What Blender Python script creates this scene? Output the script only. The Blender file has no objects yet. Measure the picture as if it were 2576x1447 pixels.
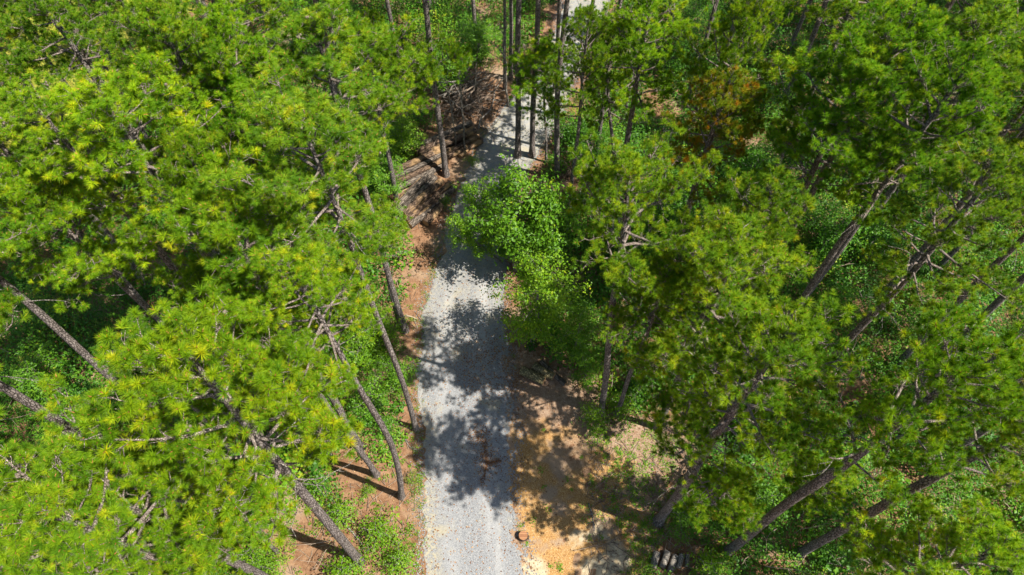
import bpy, math, random
import numpy as np
from mathutils import Vector, Matrix, Quaternion, noise as mnoise

random.seed(7)
rng = np.random.default_rng(7)
C = bpy.context.scene.collection
R_ = math.radians

# ------------------------------------------------------------------ camera, sky, sun, exposure
CAM_H, TILT = 30.0, R_(32.0)          # a drone 30 m up, looking 32 degrees forward of straight down
cd = bpy.data.cameras.new('camera')
cam = bpy.data.objects.new('camera', cd); C.objects.link(cam)
cam.location = (0, 0, CAM_H); cam.rotation_euler = (TILT, 0, 0)
cd.sensor_width = 36; cd.lens = 24; cd.clip_start = 0.1; cd.clip_end = 3000
bpy.context.scene.camera = cam

SUN_AZ = Vector((0.95, -0.32)).normalized(); SUN_EL = R_(58)
w = bpy.data.worlds.new('World'); bpy.context.scene.world = w; w.use_nodes = True
wn = w.node_tree.nodes; wl = w.node_tree.links
bg = wn['Background']; sk = wn.new('ShaderNodeTexSky'); sk.sky_type = 'NISHITA'; sk.sun_disc = False
sk.sun_elevation = SUN_EL; sk.sun_rotation = math.atan2(SUN_AZ.x, SUN_AZ.y)
sk.air_density = 1.0; sk.dust_density = 1.0
wl.new(sk.outputs[0], bg.inputs[0]); bg.inputs[1].default_value = 0.08
sd = bpy.data.lights.new('sun', 'SUN'); sd.energy = 5.0; sd.angle = R_(0.53); sd.color = (1.0, 0.95, 0.86)
so = bpy.data.objects.new('sun', sd); C.objects.link(so)
to_sun = Vector((SUN_AZ.x * math.cos(SUN_EL), SUN_AZ.y * math.cos(SUN_EL), math.sin(SUN_EL)))
so.rotation_euler = to_sun.to_track_quat('Z', 'Y').to_euler(); so.location = to_sun * 100
vs = bpy.context.scene.view_settings
vs.view_transform = 'Standard'; vs.look = 'None'; vs.exposure = 1.1; vs.gamma = 1
bpy.context.scene.cycles.max_bounces = 8
bpy.context.scene.cycles.transmission_bounces = 6

# ------------------------------------------------------------------ picture <-> place
FP, CX, CY = 1717.0, 1288.0, 723.5
ct, st = math.cos(TILT), math.sin(TILT)
def ray(px, py):
    u, v = (px - CX) / FP, (CY - py) / FP
    return Vector((u, st + v * ct, -ct + v * st))
def at(px, py, z=0.0):
    d = ray(px, py); t = (z - CAM_H) / d.z
    return Vector((d.x * t, d.y * t, z))
def pix(x, y, z):
    X, Y, Z = x, y, z - CAM_H
    dep = Y * st - Z * ct; up = Y * ct + Z * st
    return CX + FP * X / dep, CY - FP * up / dep
def in_poly(x, y, poly):
    n = len(poly); c = False; j = n - 1
    for i in range(n):
        xi, yi = poly[i]; xj, yj = poly[j]
        if (yi > y) != (yj > y) and x < (xj - xi) * (y - yi) / (yj - yi) + xi: c = not c
        j = i
    return c
def poly_dist(x, y, poly):
    best = 1e9; n = len(poly)
    for i in range(n):
        ax, ay = poly[i]; bx, by = poly[(i + 1) % n]
        dx, dy = bx - ax, by - ay; L = dx * dx + dy * dy + 1e-12
        t = max(0, min(1, ((x - ax) * dx + (y - ay) * dy) / L))
        best = min(best, math.hypot(x - ax - t * dx, y - ay - t * dy))
    return best

# track edges: the bends of the two edges, on the ground
TL = [(1062, 1800), (1062, 1447), (1066, 1380), (1068, 1300), (1065, 1200), (1062, 1100), (1062, 1010), (1046, 930), (1068, 870), (1065, 790), (1088, 720), (1108, 650),
      (1128, 560), (1148, 500), (1168, 450), (1190, 400), (1222, 340), (1262, 280), (1335, 200), (1368, 150), (1398, 80), (1418, 0), (1440, -90), (1470, -190)]
TR = [(1350, 1800), (1330, 1447), (1320, 1385), (1296, 1330), (1290, 1260), (1288, 1200), (1300, 1100), (1292, 1010), (1285, 930), (1280, 870), (1262, 790), (1265, 720), (1270, 650),
      (1278, 560), (1290, 500), (1310, 450), (1345, 400), (1392, 330), (1415, 280), (1445, 200), (1472, 150), (1505, 80), (1535, 0), (1570, -90), (1620, -190)]
TLg = [tuple(at(*p).xy) for p in TL]; TRg = [tuple(at(*p).xy) for p in TR]
TRACK = TLg + TRg[::-1]
ys_l = [p[1] for p in TLg]; ys_r = [p[1] for p in TRg]
def track_x(y):
    return float(np.interp(y, ys_l, [p[0] for p in TLg])), float(np.interp(y, ys_r, [p[0] for p in TRg]))
def from_track(x, y):
    a, b = track_x(y)
    return a - x if x < a else (x - b if x > b else -min(x - a, b - x))
def G(pts): return [tuple(at(*p).xy) for p in pts]
CHIPS = G([(1285, 1095), (1330, 1060), (1420, 1075), (1500, 1100), (1570, 1150), (1600, 1220), (1640, 1300), (1650, 1370), (1630, 1447), (1640, 1560), (1340, 1560), (1325, 1447), (1316, 1385), (1290, 1320), (1284, 1200)])
DIRT_R = G([(1280, 880), (1420, 900), (1500, 960), (1540, 1050), (1700, 1070), (1760, 1120), (1740, 1240), (1670, 1310), (1640, 1460), (1600, 1560), (1330, 1560), (1290, 1200)])
DIRT_L = G([(1068, 560), (1120, 520), (1120, 600), (1095, 700), (1070, 790), (1065, 900), (1060, 1100), (1062, 1560), (640, 1560), (690, 1330), (760, 1160), (870, 1120), (960, 1180), (1020, 1130), (1035, 960), (1010, 800), (1005, 690)])
CLEAR_TL = G([(40, 260), (260, 240), (420, 60), (380, -80), (-150, -80), (-150, 240)])
OPEN_PX = [[(-60, 900), (60, 760), (300, 900), (440, 1060), (280, 1180), (120, 1120), (-60, 1060)], [(280, 690), (430, 740), (430, 860), (300, 790)], [(420, 170), (520, 200), (560, 290), (430, 290)],
           [(2040, 500), (2300, 480), (2460, 470), (2420, 640), (2230, 780), (2120, 760), (2020, 600)], [(1780, 1040), (2010, 1000), (2130, 1120), (2340, 1170), (2250, 1300), (2000, 1440), (1660, 1447), (1700, 1300)], [(1660, 380), (1740, 420), (1740, 480), (1640, 470)], [(1880, 180), (1960, 250), (1950, 420), (1890, 400)], [(2020, 720), (2130, 760), (2110, 980), (2030, 960)],
           [(1000, 60), (1280, 60), (1280, 260), (1000, 330)], [(830, 760), (960, 700), (1060, 860), (1040, 1100), (860, 1100)],
           [(1062, 1447)] + TL[1:22] + TR[21:0:-1], [(1280, 930), (1420, 900), (1500, 1000), (1620, 1080), (1720, 1100), (1740, 1200), (1650, 1310), (1630, 1447), (1330, 1447)],
           [(1065, 620), (1100, 600), (1060, 850), (1062, 1447), (760, 1447), (690, 1400), (800, 1180), (1000, 1150), (1020, 700)]]

def hgt(x, y):
    d = from_track(x, y)
    k = min(1, max(0, (d - 0.5) / 2.5))
    return k * (0.10 * math.sin(x * 0.7 + 1.3) * math.cos(y * 0.55) + 0.07 * math.sin(x * 1.7 + y * 1.3) + 0.08)

# ------------------------------------------------------------------ materials
def mat(name):
    m = bpy.data.materials.new(name); m.use_nodes = True
    nt = m.node_tree; return m, nt, nt.nodes, nt.links, nt.nodes['Principled BSDF']
def tex(nt, kind, scale, vec=None, **kw):
    t = nt.nodes.new('ShaderNodeTex' + kind); t.inputs['Scale'].default_value = scale
    for k, v in kw.items():
        if k in t.inputs: t.inputs[k].default_value = v
        else: setattr(t, k, v)
    if vec is not None: nt.links.new(vec, t.inputs['Vector'])
    return t
def ramp(nt, fac, stops):
    r = nt.nodes.new('ShaderNodeValToRGB'); e = r.color_ramp.elements
    while len(e) < len(stops): e.new(0.5)
    for i, (p, c) in enumerate(stops): e[i].position = p; e[i].color = (*c, 1) if len(c) == 3 else c
    nt.links.new(fac, r.inputs[0]); return r.outputs[0]
def mix(nt, fac, a, b, mode='MIX'):
    n = nt.nodes.new('ShaderNodeMix'); n.data_type = 'RGBA'; n.blend_type = mode
    for s, v in ((0, fac), (6, a), (7, b)):
        if isinstance(v, (int, float)): n.inputs[s].default_value = v
        elif isinstance(v, tuple): n.inputs[s].default_value = (*v, 1)
        else: nt.links.new(v, n.inputs[s])
    return n.outputs[2]
def objco(nt, sc=(1, 1, 1)):
    c = nt.nodes.new('ShaderNodeTexCoord'); mp = nt.nodes.new('ShaderNodeMapping'); mp.inputs['Scale'].default_value = sc
    nt.links.new(c.outputs['Object'], mp.inputs[0]); return mp.outputs[0]
def bump(nt, h, strength, dist, bsdf):
    b = nt.nodes.new('ShaderNodeBump'); b.inputs['Strength'].default_value = strength; b.inputs['Distance'].default_value = dist
    nt.links.new(h, b.inputs['Height']); nt.links.new(b.outputs[0], bsdf.inputs['Normal'])
def thr(nt, fac, lo, hi):
    n = nt.nodes.new('ShaderNodeMapRange'); n.interpolation_type = 'SMOOTHSTEP'
    n.inputs[1].default_value = lo; n.inputs[2].default_value = hi; nt.links.new(fac, n.inputs[0]); return n.outputs[0]

def leaf_mat(name, stops, trans=0.42, rough=0.5, spec=0.16, objcol=True):
    m, nt, N, L, B = mat(name)
    a = N.new('ShaderNodeAttribute'); a.attribute_name = 'v'
    col = ramp(nt, a.outputs['Fac'], stops)
    if objcol:
        oi = N.new('ShaderNodeObjectInfo'); col = mix(nt, 1.0, col, oi.outputs['Color'], 'MULTIPLY')
    L.new(col, B.inputs['Base Color']); B.inputs['Roughness'].default_value = rough
    B.inputs['Specular IOR Level'].default_value = spec
    t = N.new('ShaderNodeBsdfTranslucent')
    L.new(mix(nt, 1.0, col, (1.45, 1.25, 0.5), 'MULTIPLY'), t.inputs['Color'])
    ms = N.new('ShaderNodeMixShader'); ms.inputs[0].default_value = trans
    L.new(B.outputs[0], ms.inputs[1]); L.new(t.outputs[0], ms.inputs[2])
    L.new(ms.outputs[0], N['Material Output'].inputs['Surface'])
    return m

M_needle = leaf_mat('pine_needles', [(0.0, (0.036, 0.115, 0.005)), (0.35, (0.102, 0.235, 0.008)), (0.75, (0.215, 0.365, 0.010)), (0.96, (0.36, 0.46, 0.015)), (1.0, (0.55, 0.42, 0.01))])
M_rusty = leaf_mat('rusty_needles', [(0.0, (0.05, 0.125, 0.006)), (0.48, (0.17, 0.29, 0.009)), (0.66, (0.32, 0.33, 0.012)), (0.86, (0.46, 0.25, 0.016)), (1.0, (0.42, 0.14, 0.012))])
M_leaf = leaf_mat('broad_leaves', [(0.0, (0.035, 0.115, 0.008)), (0.5, (0.085, 0.225, 0.011)), (0.85, (0.16, 0.32, 0.014)), (1.0, (0.32, 0.38, 0.02))], trans=0.42, rough=0.45, spec=0.3)
M_under = leaf_mat('undergrowth_leaves', [(0.0, (0.030, 0.105, 0.008)), (0.5, (0.075, 0.215, 0.012)), (0.85, (0.16, 0.33, 0.014)), (1.0, (0.32, 0.38, 0.02))], trans=0.42, rough=0.45, spec=0.3, objcol=False)
M_grass = leaf_mat('clearing_grass', [(0.0, (0.20, 0.22, 0.03)), (0.6, (0.36, 0.34, 0.05)), (1.0, (0.46, 0.40, 0.10))], trans=0.2, objcol=False)
M_deadleaf = leaf_mat('dead_leaves', [(0.0, (0.07, 0.03, 0.015)), (0.5, (0.20, 0.085, 0.03)), (0.8, (0.30, 0.15, 0.06)), (1.0, (0.42, 0.28, 0.14))], trans=0.1, objcol=False)

def bark_mat(name, dark, light, sc=(15, 15, 6.5), patch=None):
    m, nt, N, L, B = mat(name)
    co = objco(nt, sc)
    v = tex(nt, 'Voronoi', 1.0, co, feature='DISTANCE_TO_EDGE')
    v2 = tex(nt, 'Voronoi', 1.0, co)
    n = tex(nt, 'Noise', 6.0, objco(nt), Detail=6.0)
    base = mix(nt, thr(nt, n.outputs['Fac'], 0.3, 0.7), dark, light)
    sep = N.new('ShaderNodeSeparateColor'); L.new(v2.outputs['Color'], sep.inputs[0])
    base = mix(nt, 0.45, base, ramp(nt, sep.outputs[0], [(0, dark), (1, light)]))
    crack = thr(nt, v.outputs['Distance'], 0.0, 0.16)
    col = mix(nt, crack, tuple(c * 0.42 for c in dark), base)
    if patch:
        pn = tex(nt, 'Noise', 1.1, objco(nt), Detail=3.0)
        col = mix(nt, thr(nt, pn.outputs['Fac'], 0.52, 0.64), col, patch)
    L.new(col, B.inputs['Base Color']); B.inputs['Roughness'].default_value = 0.9; B.inputs['Specular IOR Level'].default_value = 0.2
    bump(nt, crack, 0.9, 0.03, B)
    return m
M_bark = bark_mat('pine_bark', (0.13, 0.105, 0.092), (0.33, 0.285, 0.26))
M_twig = bark_mat('pine_twigs', (0.20, 0.155, 0.125), (0.42, 0.35, 0.30), (30, 30, 12))
M_grey = bark_mat('pale_bark', (0.20, 0.175, 0.15), (0.36, 0.32, 0.27), (18, 18, 6))
M_log = bark_mat('log_bark', (0.085, 0.055, 0.038), (0.20, 0.135, 0.09), (2.5, 11, 11), patch=(0.30, 0.19, 0.095))
M_oldlog = bark_mat('old_log_bark', (0.095, 0.075, 0.06), (0.205, 0.17, 0.135), (2.5, 11, 11))
M_molog = bark_mat('mossy_log_bark', (0.14, 0.12, 0.06), (0.34, 0.28, 0.14), (9, 9, 9))
def plain(name, col, rough=0.8, nscale=25, var=0.35):
    m, nt, N, L, B = mat(name)
    n = tex(nt, 'Noise', nscale, objco(nt), Detail=5.0)
    L.new(mix(nt, thr(nt, n.outputs['Fac'], 0.3, 0.7), tuple(c * (1 - var) for c in col), tuple(min(1, c * (1 + var)) for c in col)), B.inputs['Base Color'])
    B.inputs['Roughness'].default_value = rough; B.inputs['Specular IOR Level'].default_value = 0.2
    return m
M_bud = plain('pine_buds', (0.36, 0.13, 0.05))
M_cone = plain('pine_cones', (0.17, 0.135, 0.11))
M_stick = plain('dead_wood', (0.27, 0.205, 0.15), nscale=6)
M_darkstick = plain('dark_dead_wood', (0.13, 0.09, 0.065), nscale=6)
M_catkin = plain('yellow_needles', (0.75, 0.55, 0.01))
def cut_mat(name, a, b):
    m, nt, N, L, B = mat(name)
    wv = tex(nt, 'Wave', 14.0, objco(nt), wave_type='RINGS', rings_direction='X', Distortion=1.5)
    L.new(mix(nt, wv.outputs['Fac'], a, b), B.inputs['Base Color']); B.inputs['Roughness'].default_value = 0.85
    return m
M_cut = cut_mat('cut_wood', (0.24, 0.135, 0.06), (0.34, 0.21, 0.105))
M_stumpcut = cut_mat('stump_cut_wood', (0.20, 0.085, 0.035), (0.33, 0.165, 0.075))

# forest floor: pine straw, soil and leaf litter
M_ground, nt, N, L, B = mat('forest_floor')
co = objco(nt)
n1 = tex(nt, 'Noise', 0.45, co, Detail=5.0); n2 = tex(nt, 'Noise', 3.5, co, Detail=8.0, Roughness=0.7); n3 = tex(nt, 'Noise', 26.0, co, Detail=6.0, Roughness=0.75)
straw = tex(nt, 'Noise', 1.0, objco(nt, (60, 9, 1)), Detail=4.0, Distortion=1.5); straw2 = tex(nt, 'Noise', 1.0, objco(nt, (8, 55, 1)), Detail=4.0, Distortion=1.5)
base = mix(nt, thr(nt, n2.outputs['Fac'], 0.35, 0.68), (0.155, 0.078, 0.040), (0.285, 0.165, 0.092))
base = mix(nt, thr(nt, n1.outputs['Fac'], 0.5, 0.7), base, (0.30, 0.215, 0.14))
base = mix(nt, thr(nt, straw.outputs['Fac'], 0.60, 0.70), base, (0.38, 0.235, 0.13))
base = mix(nt, thr(nt, straw2.outputs['Fac'], 0.60, 0.72), base, (0.15, 0.075, 0.04))
base = mix(nt, thr(nt, n3.outputs['Fac'], 0.60, 0.68), base, (0.42, 0.31, 0.22))
base = mix(nt, thr(nt, n3.outputs['Fac'], 0.42, 0.34), base, (0.10, 0.05, 0.028))
L.new(base, B.inputs['Base Color']); B.inputs['Roughness'].default_value = 0.95; B.inputs['Specular IOR Level'].default_value = 0.1
bump(nt, n3.outputs['Fac'], 0.8, 0.06, B)

# gravel
M_gravel, nt, N, L, B = mat('gravel')
co = objco(nt)
st1 = tex(nt, 'Voronoi', 42.0, co); sep = N.new('ShaderNodeSeparateColor'); L.new(st1.outputs['Color'], sep.inputs[0])
g1 = ramp(nt, sep.outputs[0], [(0.0, (0.120, 0.124, 0.129)), (0.35, (0.178, 0.181, 0.186)), (0.7, (0.215, 0.217, 0.219)), (1.0, (0.30, 0.295, 0.285))])
pn = tex(nt, 'Noise', 0.55, co, Detail=6.0, Roughness=0.65); pn2 = tex(nt, 'Noise', 7.0, co, Detail=6.0, Roughness=0.7)
sand = mix(nt, thr(nt, pn2.outputs['Fac'], 0.3, 0.7), (0.265, 0.228, 0.15), (0.335, 0.30, 0.21))
streak = tex(nt, 'Noise', 1.0, objco(nt, (1.6, 0.10, 1)), Detail=4.0)
col = mix(nt, thr(nt, pn.outputs['Fac'], 0.55, 0.72), g1, sand)
ag = N.new('ShaderNodeAttribute'); ag.attribute_name = 'sandy'
mm = N.new('ShaderNodeMath'); mm.operation = 'MULTIPLY'; L.new(ag.outputs['Fac'], mm.inputs[0]); L.new(thr(nt, pn2.outputs['Fac'], 0.40, 0.62), mm.inputs[1])
col = mix(nt, mm.outputs[0], col, sand)
col = mix(nt, thr(nt, streak.outputs['Fac'], 0.55, 0.75), col, mix(nt, 0.5, col, (0.38, 0.37, 0.345)))
L.new(col, B.inputs['Base Color']); B.inputs['Roughness'].default_value = 0.95; B.inputs['Specular IOR Level'].default_value = 0.2
ru = N.new('ShaderNodeAttribute'); ru.attribute_name = 'rut'
col2 = mix(nt, ru.outputs['Fac'], col, mix(nt, 0.5, col, (0.34, 0.335, 0.325)))
L.new(col2, B.inputs['Base Color'])
bump(nt, st1.outputs['Distance'], 0.35, 0.02, B)

# wood chips and sand
M_chip, nt, N, L, B = mat('wood_chips')
co = objco(nt)
vo = tex(nt, 'Voronoi', 48.0, co); sep = N.new('ShaderNodeSeparateColor'); L.new(vo.outputs['Color'], sep.inputs[0])
c1 = ramp(nt, sep.outputs[1], [(0.0, (0.20, 0.10, 0.036)), (0.4, (0.30, 0.162, 0.055)), (0.8, (0.38, 0.225, 0.085)), (1.0, (0.48, 0.34, 0.18))])
pn = tex(nt, 'Noise', 0.8, co, Detail=6.0, Roughness=0.6)
c1 = mix(nt, thr(nt, pn.outputs['Fac'], 0.52, 0.36), c1, mix(nt, 0.7, c1, (0.26, 0.20, 0.15)))
p6 = tex(nt, 'Noise', 6.0, co, Detail=9.0, Roughness=0.75); p34 = tex(nt, 'Noise', 34.0, co, Detail=4.0)
strw = tex(nt, 'Noise', 1.0, objco(nt, (50, 9, 1)), Detail=4.0, Distortion=1.5); strw2 = tex(nt, 'Noise', 1.0, objco(nt, (8, 45, 1)), Detail=4.0, Distortion=1.5)
cc = ramp(nt, p6.outputs['Fac'], [(0.3, (0.155, 0.085, 0.048)), (0.5, (0.24, 0.155, 0.10)), (0.72, (0.33, 0.25, 0.18))])
cc = mix(nt, thr(nt, strw.outputs['Fac'], 0.60, 0.70), cc, (0.38, 0.25, 0.15)); cc = mix(nt, thr(nt, strw2.outputs['Fac'], 0.60, 0.70), cc, (0.13, 0.07, 0.04))
cc = mix(nt, thr(nt, p34.outputs['Fac'], 0.60, 0.68), cc, (0.44, 0.36, 0.26)); cc = mix(nt, thr(nt, p34.outputs['Fac'], 0.38, 0.32), cc, (0.10, 0.055, 0.032))
a1 = N.new('ShaderNodeAttribute'); a1.attribute_name = 'chip'; a2 = N.new('ShaderNodeAttribute'); a2.attribute_name = 'sand'
c1 = mix(nt, a1.outputs['Fac'], cc, c1)
sn = ramp(nt, p6.outputs['Fac'], [(0.3, (0.29, 0.205, 0.115)), (0.5, (0.40, 0.33, 0.215)), (0.7, (0.46, 0.41, 0.30))])
c1 = mix(nt, a2.outputs['Fac'], c1, sn)
L.new(c1, B.inputs['Base Color']); B.inputs['Roughness'].default_value = 0.95; B.inputs['Specular IOR Level'].default_value = 0.1
bump(nt, p34.outputs['Fac'], 0.6, 0.04, B)
# ------------------------------------------------------------------ mesh helpers
class MB:
    def __init__(s): s.V = []; s.F = []; s.n = 0
    def add(s, V, F, m=0, v=0.5, smooth=False):
        V = np.asarray(V, np.float32).reshape(-1, 3); F = np.asarray(F, np.int32)
        if not len(F): return
        vv = np.broadcast_to(np.asarray(v, np.float32), (len(F),))
        s.V.append(V); s.F.append((F + s.n, m, vv, smooth)); s.n += len(V)
    def mesh(s, name, mats):
        me = bpy.data.meshes.new(name)
        V = np.concatenate(s.V); me.vertices.add(len(V)); me.vertices.foreach_set('co', V.ravel())
        lv = np.concatenate([f.ravel() for f, *_ in s.F]); tot = np.concatenate([np.full(len(f), f.shape[1], np.int32) for f, *_ in s.F])
        me.loops.add(len(lv)); me.loops.foreach_set('vertex_index', lv)
        me.polygons.add(len(tot)); me.polygons.foreach_set('loop_start', np.concatenate([[0], np.cumsum(tot)[:-1]]).astype(np.int32))
        try: me.polygons.foreach_set('loop_total', tot)
        except Exception: pass
        me.polygons.foreach_set('material_index', np.concatenate([np.full(len(f), m, np.int32) for f, m, *_ in s.F]))
        me.polygons.foreach_set('use_smooth', np.concatenate([np.full(len(f), sm, bool) for f, _, _, sm in s.F]))
        at_ = me.attributes.new('v', 'FLOAT', 'FACE'); at_.data.foreach_set('value', np.concatenate([v for _, _, v, _ in s.F]))
        for m in mats: me.materials.append(m)
        me.update(calc_edges=True); return me
    def obj(s, name, mats, parent=None):
        return link(name, s.mesh(name, mats), parent)
def link(name, me, parent=None):
    o = bpy.data.objects.new(name, me); C.objects.link(o)
    if parent: o.parent = parent
    return o
def tag(o, label=None, cat=None, group=None, kind=None):
    for k, v in (('label', label), ('category', cat), ('group', group), ('kind', kind)):
        if v: o[k] = v
    return o
def empty(name, loc, label, cat, group=None):
    o = bpy.data.objects.new(name, None); C.objects.link(o); o.location = loc; o.empty_display_size = 0.3
    return tag(o, label, cat, group)
def nrm(v): return v / (np.linalg.norm(v) + 1e-9)
def tube(mb, P, rad, n=6, m=0, cap=False, wob=0.0):
    P = np.asarray(P, float); k = len(P); rad = np.broadcast_to(np.asarray(rad, float), (k,))
    T = np.gradient(P, axis=0); T /= np.linalg.norm(T, axis=1)[:, None] + 1e-9
    ref = np.array([0, 0, 1.0]) if abs(T[0][2]) < 0.8 else np.array([1.0, 0, 0])
    a = np.cross(T, ref); a /= np.linalg.norm(a, axis=1)[:, None] + 1e-9; b = np.cross(T, a)
    th = np.linspace(0, 2 * np.pi, n, endpoint=False)
    rr = rad[:, None] * (1 + (rng.uniform(-wob, wob, (k, n)) if wob else 0))
    V = P[:, None, :] + rr[..., None] * (np.cos(th)[None, :, None] * a[:, None, :] + np.sin(th)[None, :, None] * b[:, None, :])
    i = np.arange(k - 1)[:, None] * n; j = np.arange(n)[None, :]; j2 = (j + 1) % n
    F = np.stack([i + j, i + j2, i + n + j2, i + n + j], -1).reshape(-1, 4)
    mb.add(V.reshape(-1, 3), F, m, 0.5, True)
    if cap:
        for e, c in ((0, P[0]), (k - 1, P[-1])):
            ring = V[e]; jj = np.arange(n)
            mb.add(np.vstack([ring, c]), np.stack([jj, (jj + 1) % n, np.full(n, n)], -1) if e else np.stack([(jj + 1) % n, jj, np.full(n, n)], -1), m)

# ------------------------------------------------------------------ ground
gx = np.unique(np.concatenate([np.linspace(-700, -48, 14), np.arange(-48, 48.01, 0.6), np.linspace(48, 700, 14)]))
gy = np.unique(np.concatenate([np.linspace(-500, -8, 12), np.arange(-8, 66.01, 0.6), np.linspace(66, 900, 16)]))
V = np.array([(x, y, hgt(x, y)) for y in gy for x in gx]); nx = len(gx)
i = (np.arange(len(gy) - 1)[:, None] * nx + np.arange(nx - 1)[None, :]).ravel()
mb = MB(); mb.add(V, np.stack([i, i + 1, i + nx + 1, i + nx], -1), 0, 0.5, True)
tag(mb.obj('ground', [M_ground]), kind='structure')

def fbm(x, y, s, o=3):
    return mnoise.fractal(Vector((x * s, y * s, 3.7)), 1.0, 2.0, o)
# track: a strip between its two ragged edges
N_S = 420; yy = np.linspace(ys_l[0], min(ys_l[-1], ys_r[-1]), N_S); NC = 24
V = []; sandy = []; rut = []
for y in yy:
    a, b = track_x(y)
    a += 0.20 * fbm(1.0, y, 1.3) + 0.13 * fbm(5.0, y, 4.5); b += 0.24 * fbm(9.0, y, 1.3) + 0.15 * fbm(12.0, y, 4.5)
    for k in range(NC + 1):
        f = k / NC; V.append((a + (b - a) * f, y, 0.006 + 0.03 * math.sin(f * math.pi)))
        rut.append(max(0.0, 0.8 * math.exp(-((f - .27) / .075) ** 2) + 0.8 * math.exp(-((f - .72) / .075) ** 2)) * (0.6 + 0.4 * fbm(f * 3, y, .8)))
        far = min(1, max(0, (y - 17.5) / 4)); edge = max(0, abs(f - 0.5) * 2 - 0.70) * 2.4
        near = min(1, max(0, (9.5 - y) / 3)) * max(0, 1 - f * 5.0) * 1.6 + 0.8 * max(0, 1 - abs(y - 11.2) / 1.6) * max(0, 1 - f * 5)
        sandy.append(min(1, 0.75 * far + 0.4 * min(1, max(0, 1 - abs(y - 16.5) / 3)) + 0.55 * edge * (1 if f < .3 else .6) + near))
n = NC + 1
i = (np.arange(N_S - 1)[:, None] * n + np.arange(NC)[None, :]).ravel()
mb = MB(); mb.add(V, np.stack([i, i + 1, i + n + 1, i + n], -1), 0, 0.5, True)
me = mb.mesh('gravel_track', [M_gravel]); at_ = me.attributes.new('sandy', 'FLOAT', 'POINT'); at_.data.foreach_set('value', np.array(sandy, np.float32))
at_ = me.attributes.new('rut', 'FLOAT', 'POINT'); at_.data.foreach_set('value', np.clip(np.array(rut, np.float32), 0, 1))
tag(link('gravel_track', me), kind='structure')

mb = MB(); n = 9000; V = []
for k in range(n):
    y = rng.uniform(2, 44); a, b = track_x(y); o_ = abs(rng.normal(0, .26)) - .06
    x = a - o_ if rng.random() < .5 else b + o_; q = rng.uniform(.012, .035); az = rng.uniform(0, 6.28); z = max(hgt(x, y), 0) + .03
    for t in range(4): V.append((x + q * math.cos(az + t * 1.57), y + q * math.sin(az + t * 1.57), z + rng.uniform(0, .012)))
mb.add(V, np.arange(4 * n).reshape(-1, 4)); me = mb.mesh('loose_gravel', [M_gravel]); tag(link('loose_gravel', me), kind='stuff')

def sheet(name, poly, z, m, rag=0.25, step=0.07, crumble=0.16, attrs=None):
    """a thin ragged sheet following the ground"""
    xs = [p[0] for p in poly]; ysp = [p[1] for p in poly]
    X = np.arange(min(xs) - .5, max(xs) + .5, step); Y = np.arange(max(min(ysp), -6) - .5, max(ysp) + .5, step)
    idx = {}; V = []; F = []
    def inside(x, y):
        s = poly_dist(x, y, poly) * (1 if in_poly(x, y, poly) else -1)
        return s + rag * 2.0 * fbm(x + 31, y, 1.1, 4) + 0.12 * fbm(x, y + 11, 6, 2) + crumble * float(rng.normal()) > 0
    def vid(i, j):
        if (i, j) not in idx:
            x, y = X[i], Y[j]; idx[(i, j)] = len(V)
            V.append((x, y, max(hgt(x, y), 0) + z))
        return idx[(i, j)]
    for i in range(len(X) - 1):
        for j in range(len(Y) - 1):
            if inside(X[i] + step / 2, Y[j] + step / 2): F.append([vid(i, j), vid(i + 1, j), vid(i + 1, j + 1), vid(i, j + 1)])
    b = MB(); b.add(V, F, 0, 0.5, True)
    me = b.mesh(name, [m])
    if attrs:
        A = np.array([attrs(v[0], v[1]) for v in V], np.float32)
        for k, an in enumerate(('sand', 'chip')):
            t_ = me.attributes.new(an, 'FLOAT', 'POINT'); t_.data.foreach_set('value', A[:, k].copy())
    return tag(link(name, me), kind='structure')
SANDS = [G(p) for p in ([(1440, 1340), (1500, 1320), (1515, 1350), (1470, 1385), (1440, 1380)], [(1470, 1410), (1540, 1380), (1590, 1400), (1570, 1440), (1500, 1480), (1450, 1447)], [(1320, 1400), (1365, 1400), (1375, 1440), (1360, 1500), (1335, 1500)])]
SOIL = G([(1280, 890), (1420, 900), (1500, 980), (1520, 1080), (1450, 1150), (1380, 1120), (1300, 1090)])
GREY = G([(1400, 1110), (1470, 1090), (1480, 1180), (1420, 1210)])
def sgn_d(x, y, p): return poly_dist(x, y, p) * (1 if in_poly(x, y, p) else -1)
def blend(x, y):
    n = 0.5 * fbm(x + 7, y, 1.4, 5) + .25 * fbm(x, y + 3, 5, 3)
    sm = lambda d, w_: min(1, max(0, d / w_ + .5))
    sand = max(sm(sgn_d(x, y, p) + .7 * n, .30) for p in SANDS)
    chip = sm(sgn_d(x, y, CHIPS) + .9 * n, .7) * (1 - .75 * sm(sgn_d(x, y, GREY) + .6 * n, .6))
    return sand, chip
sheet('wood_chip_ground', DIRT_R, 0.014, M_chip, 0.3, crumble=.30, attrs=blend)
# the sunlit grass clearing beyond the pines
sheet('grass_clearing', [(-40, 26), (-27, 27), (-24, 33), (-22, 44), (-23, 56), (-60, 60), (-60, 26)], 0.02, M_grass, 1.0, 0.5, .3)

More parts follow.
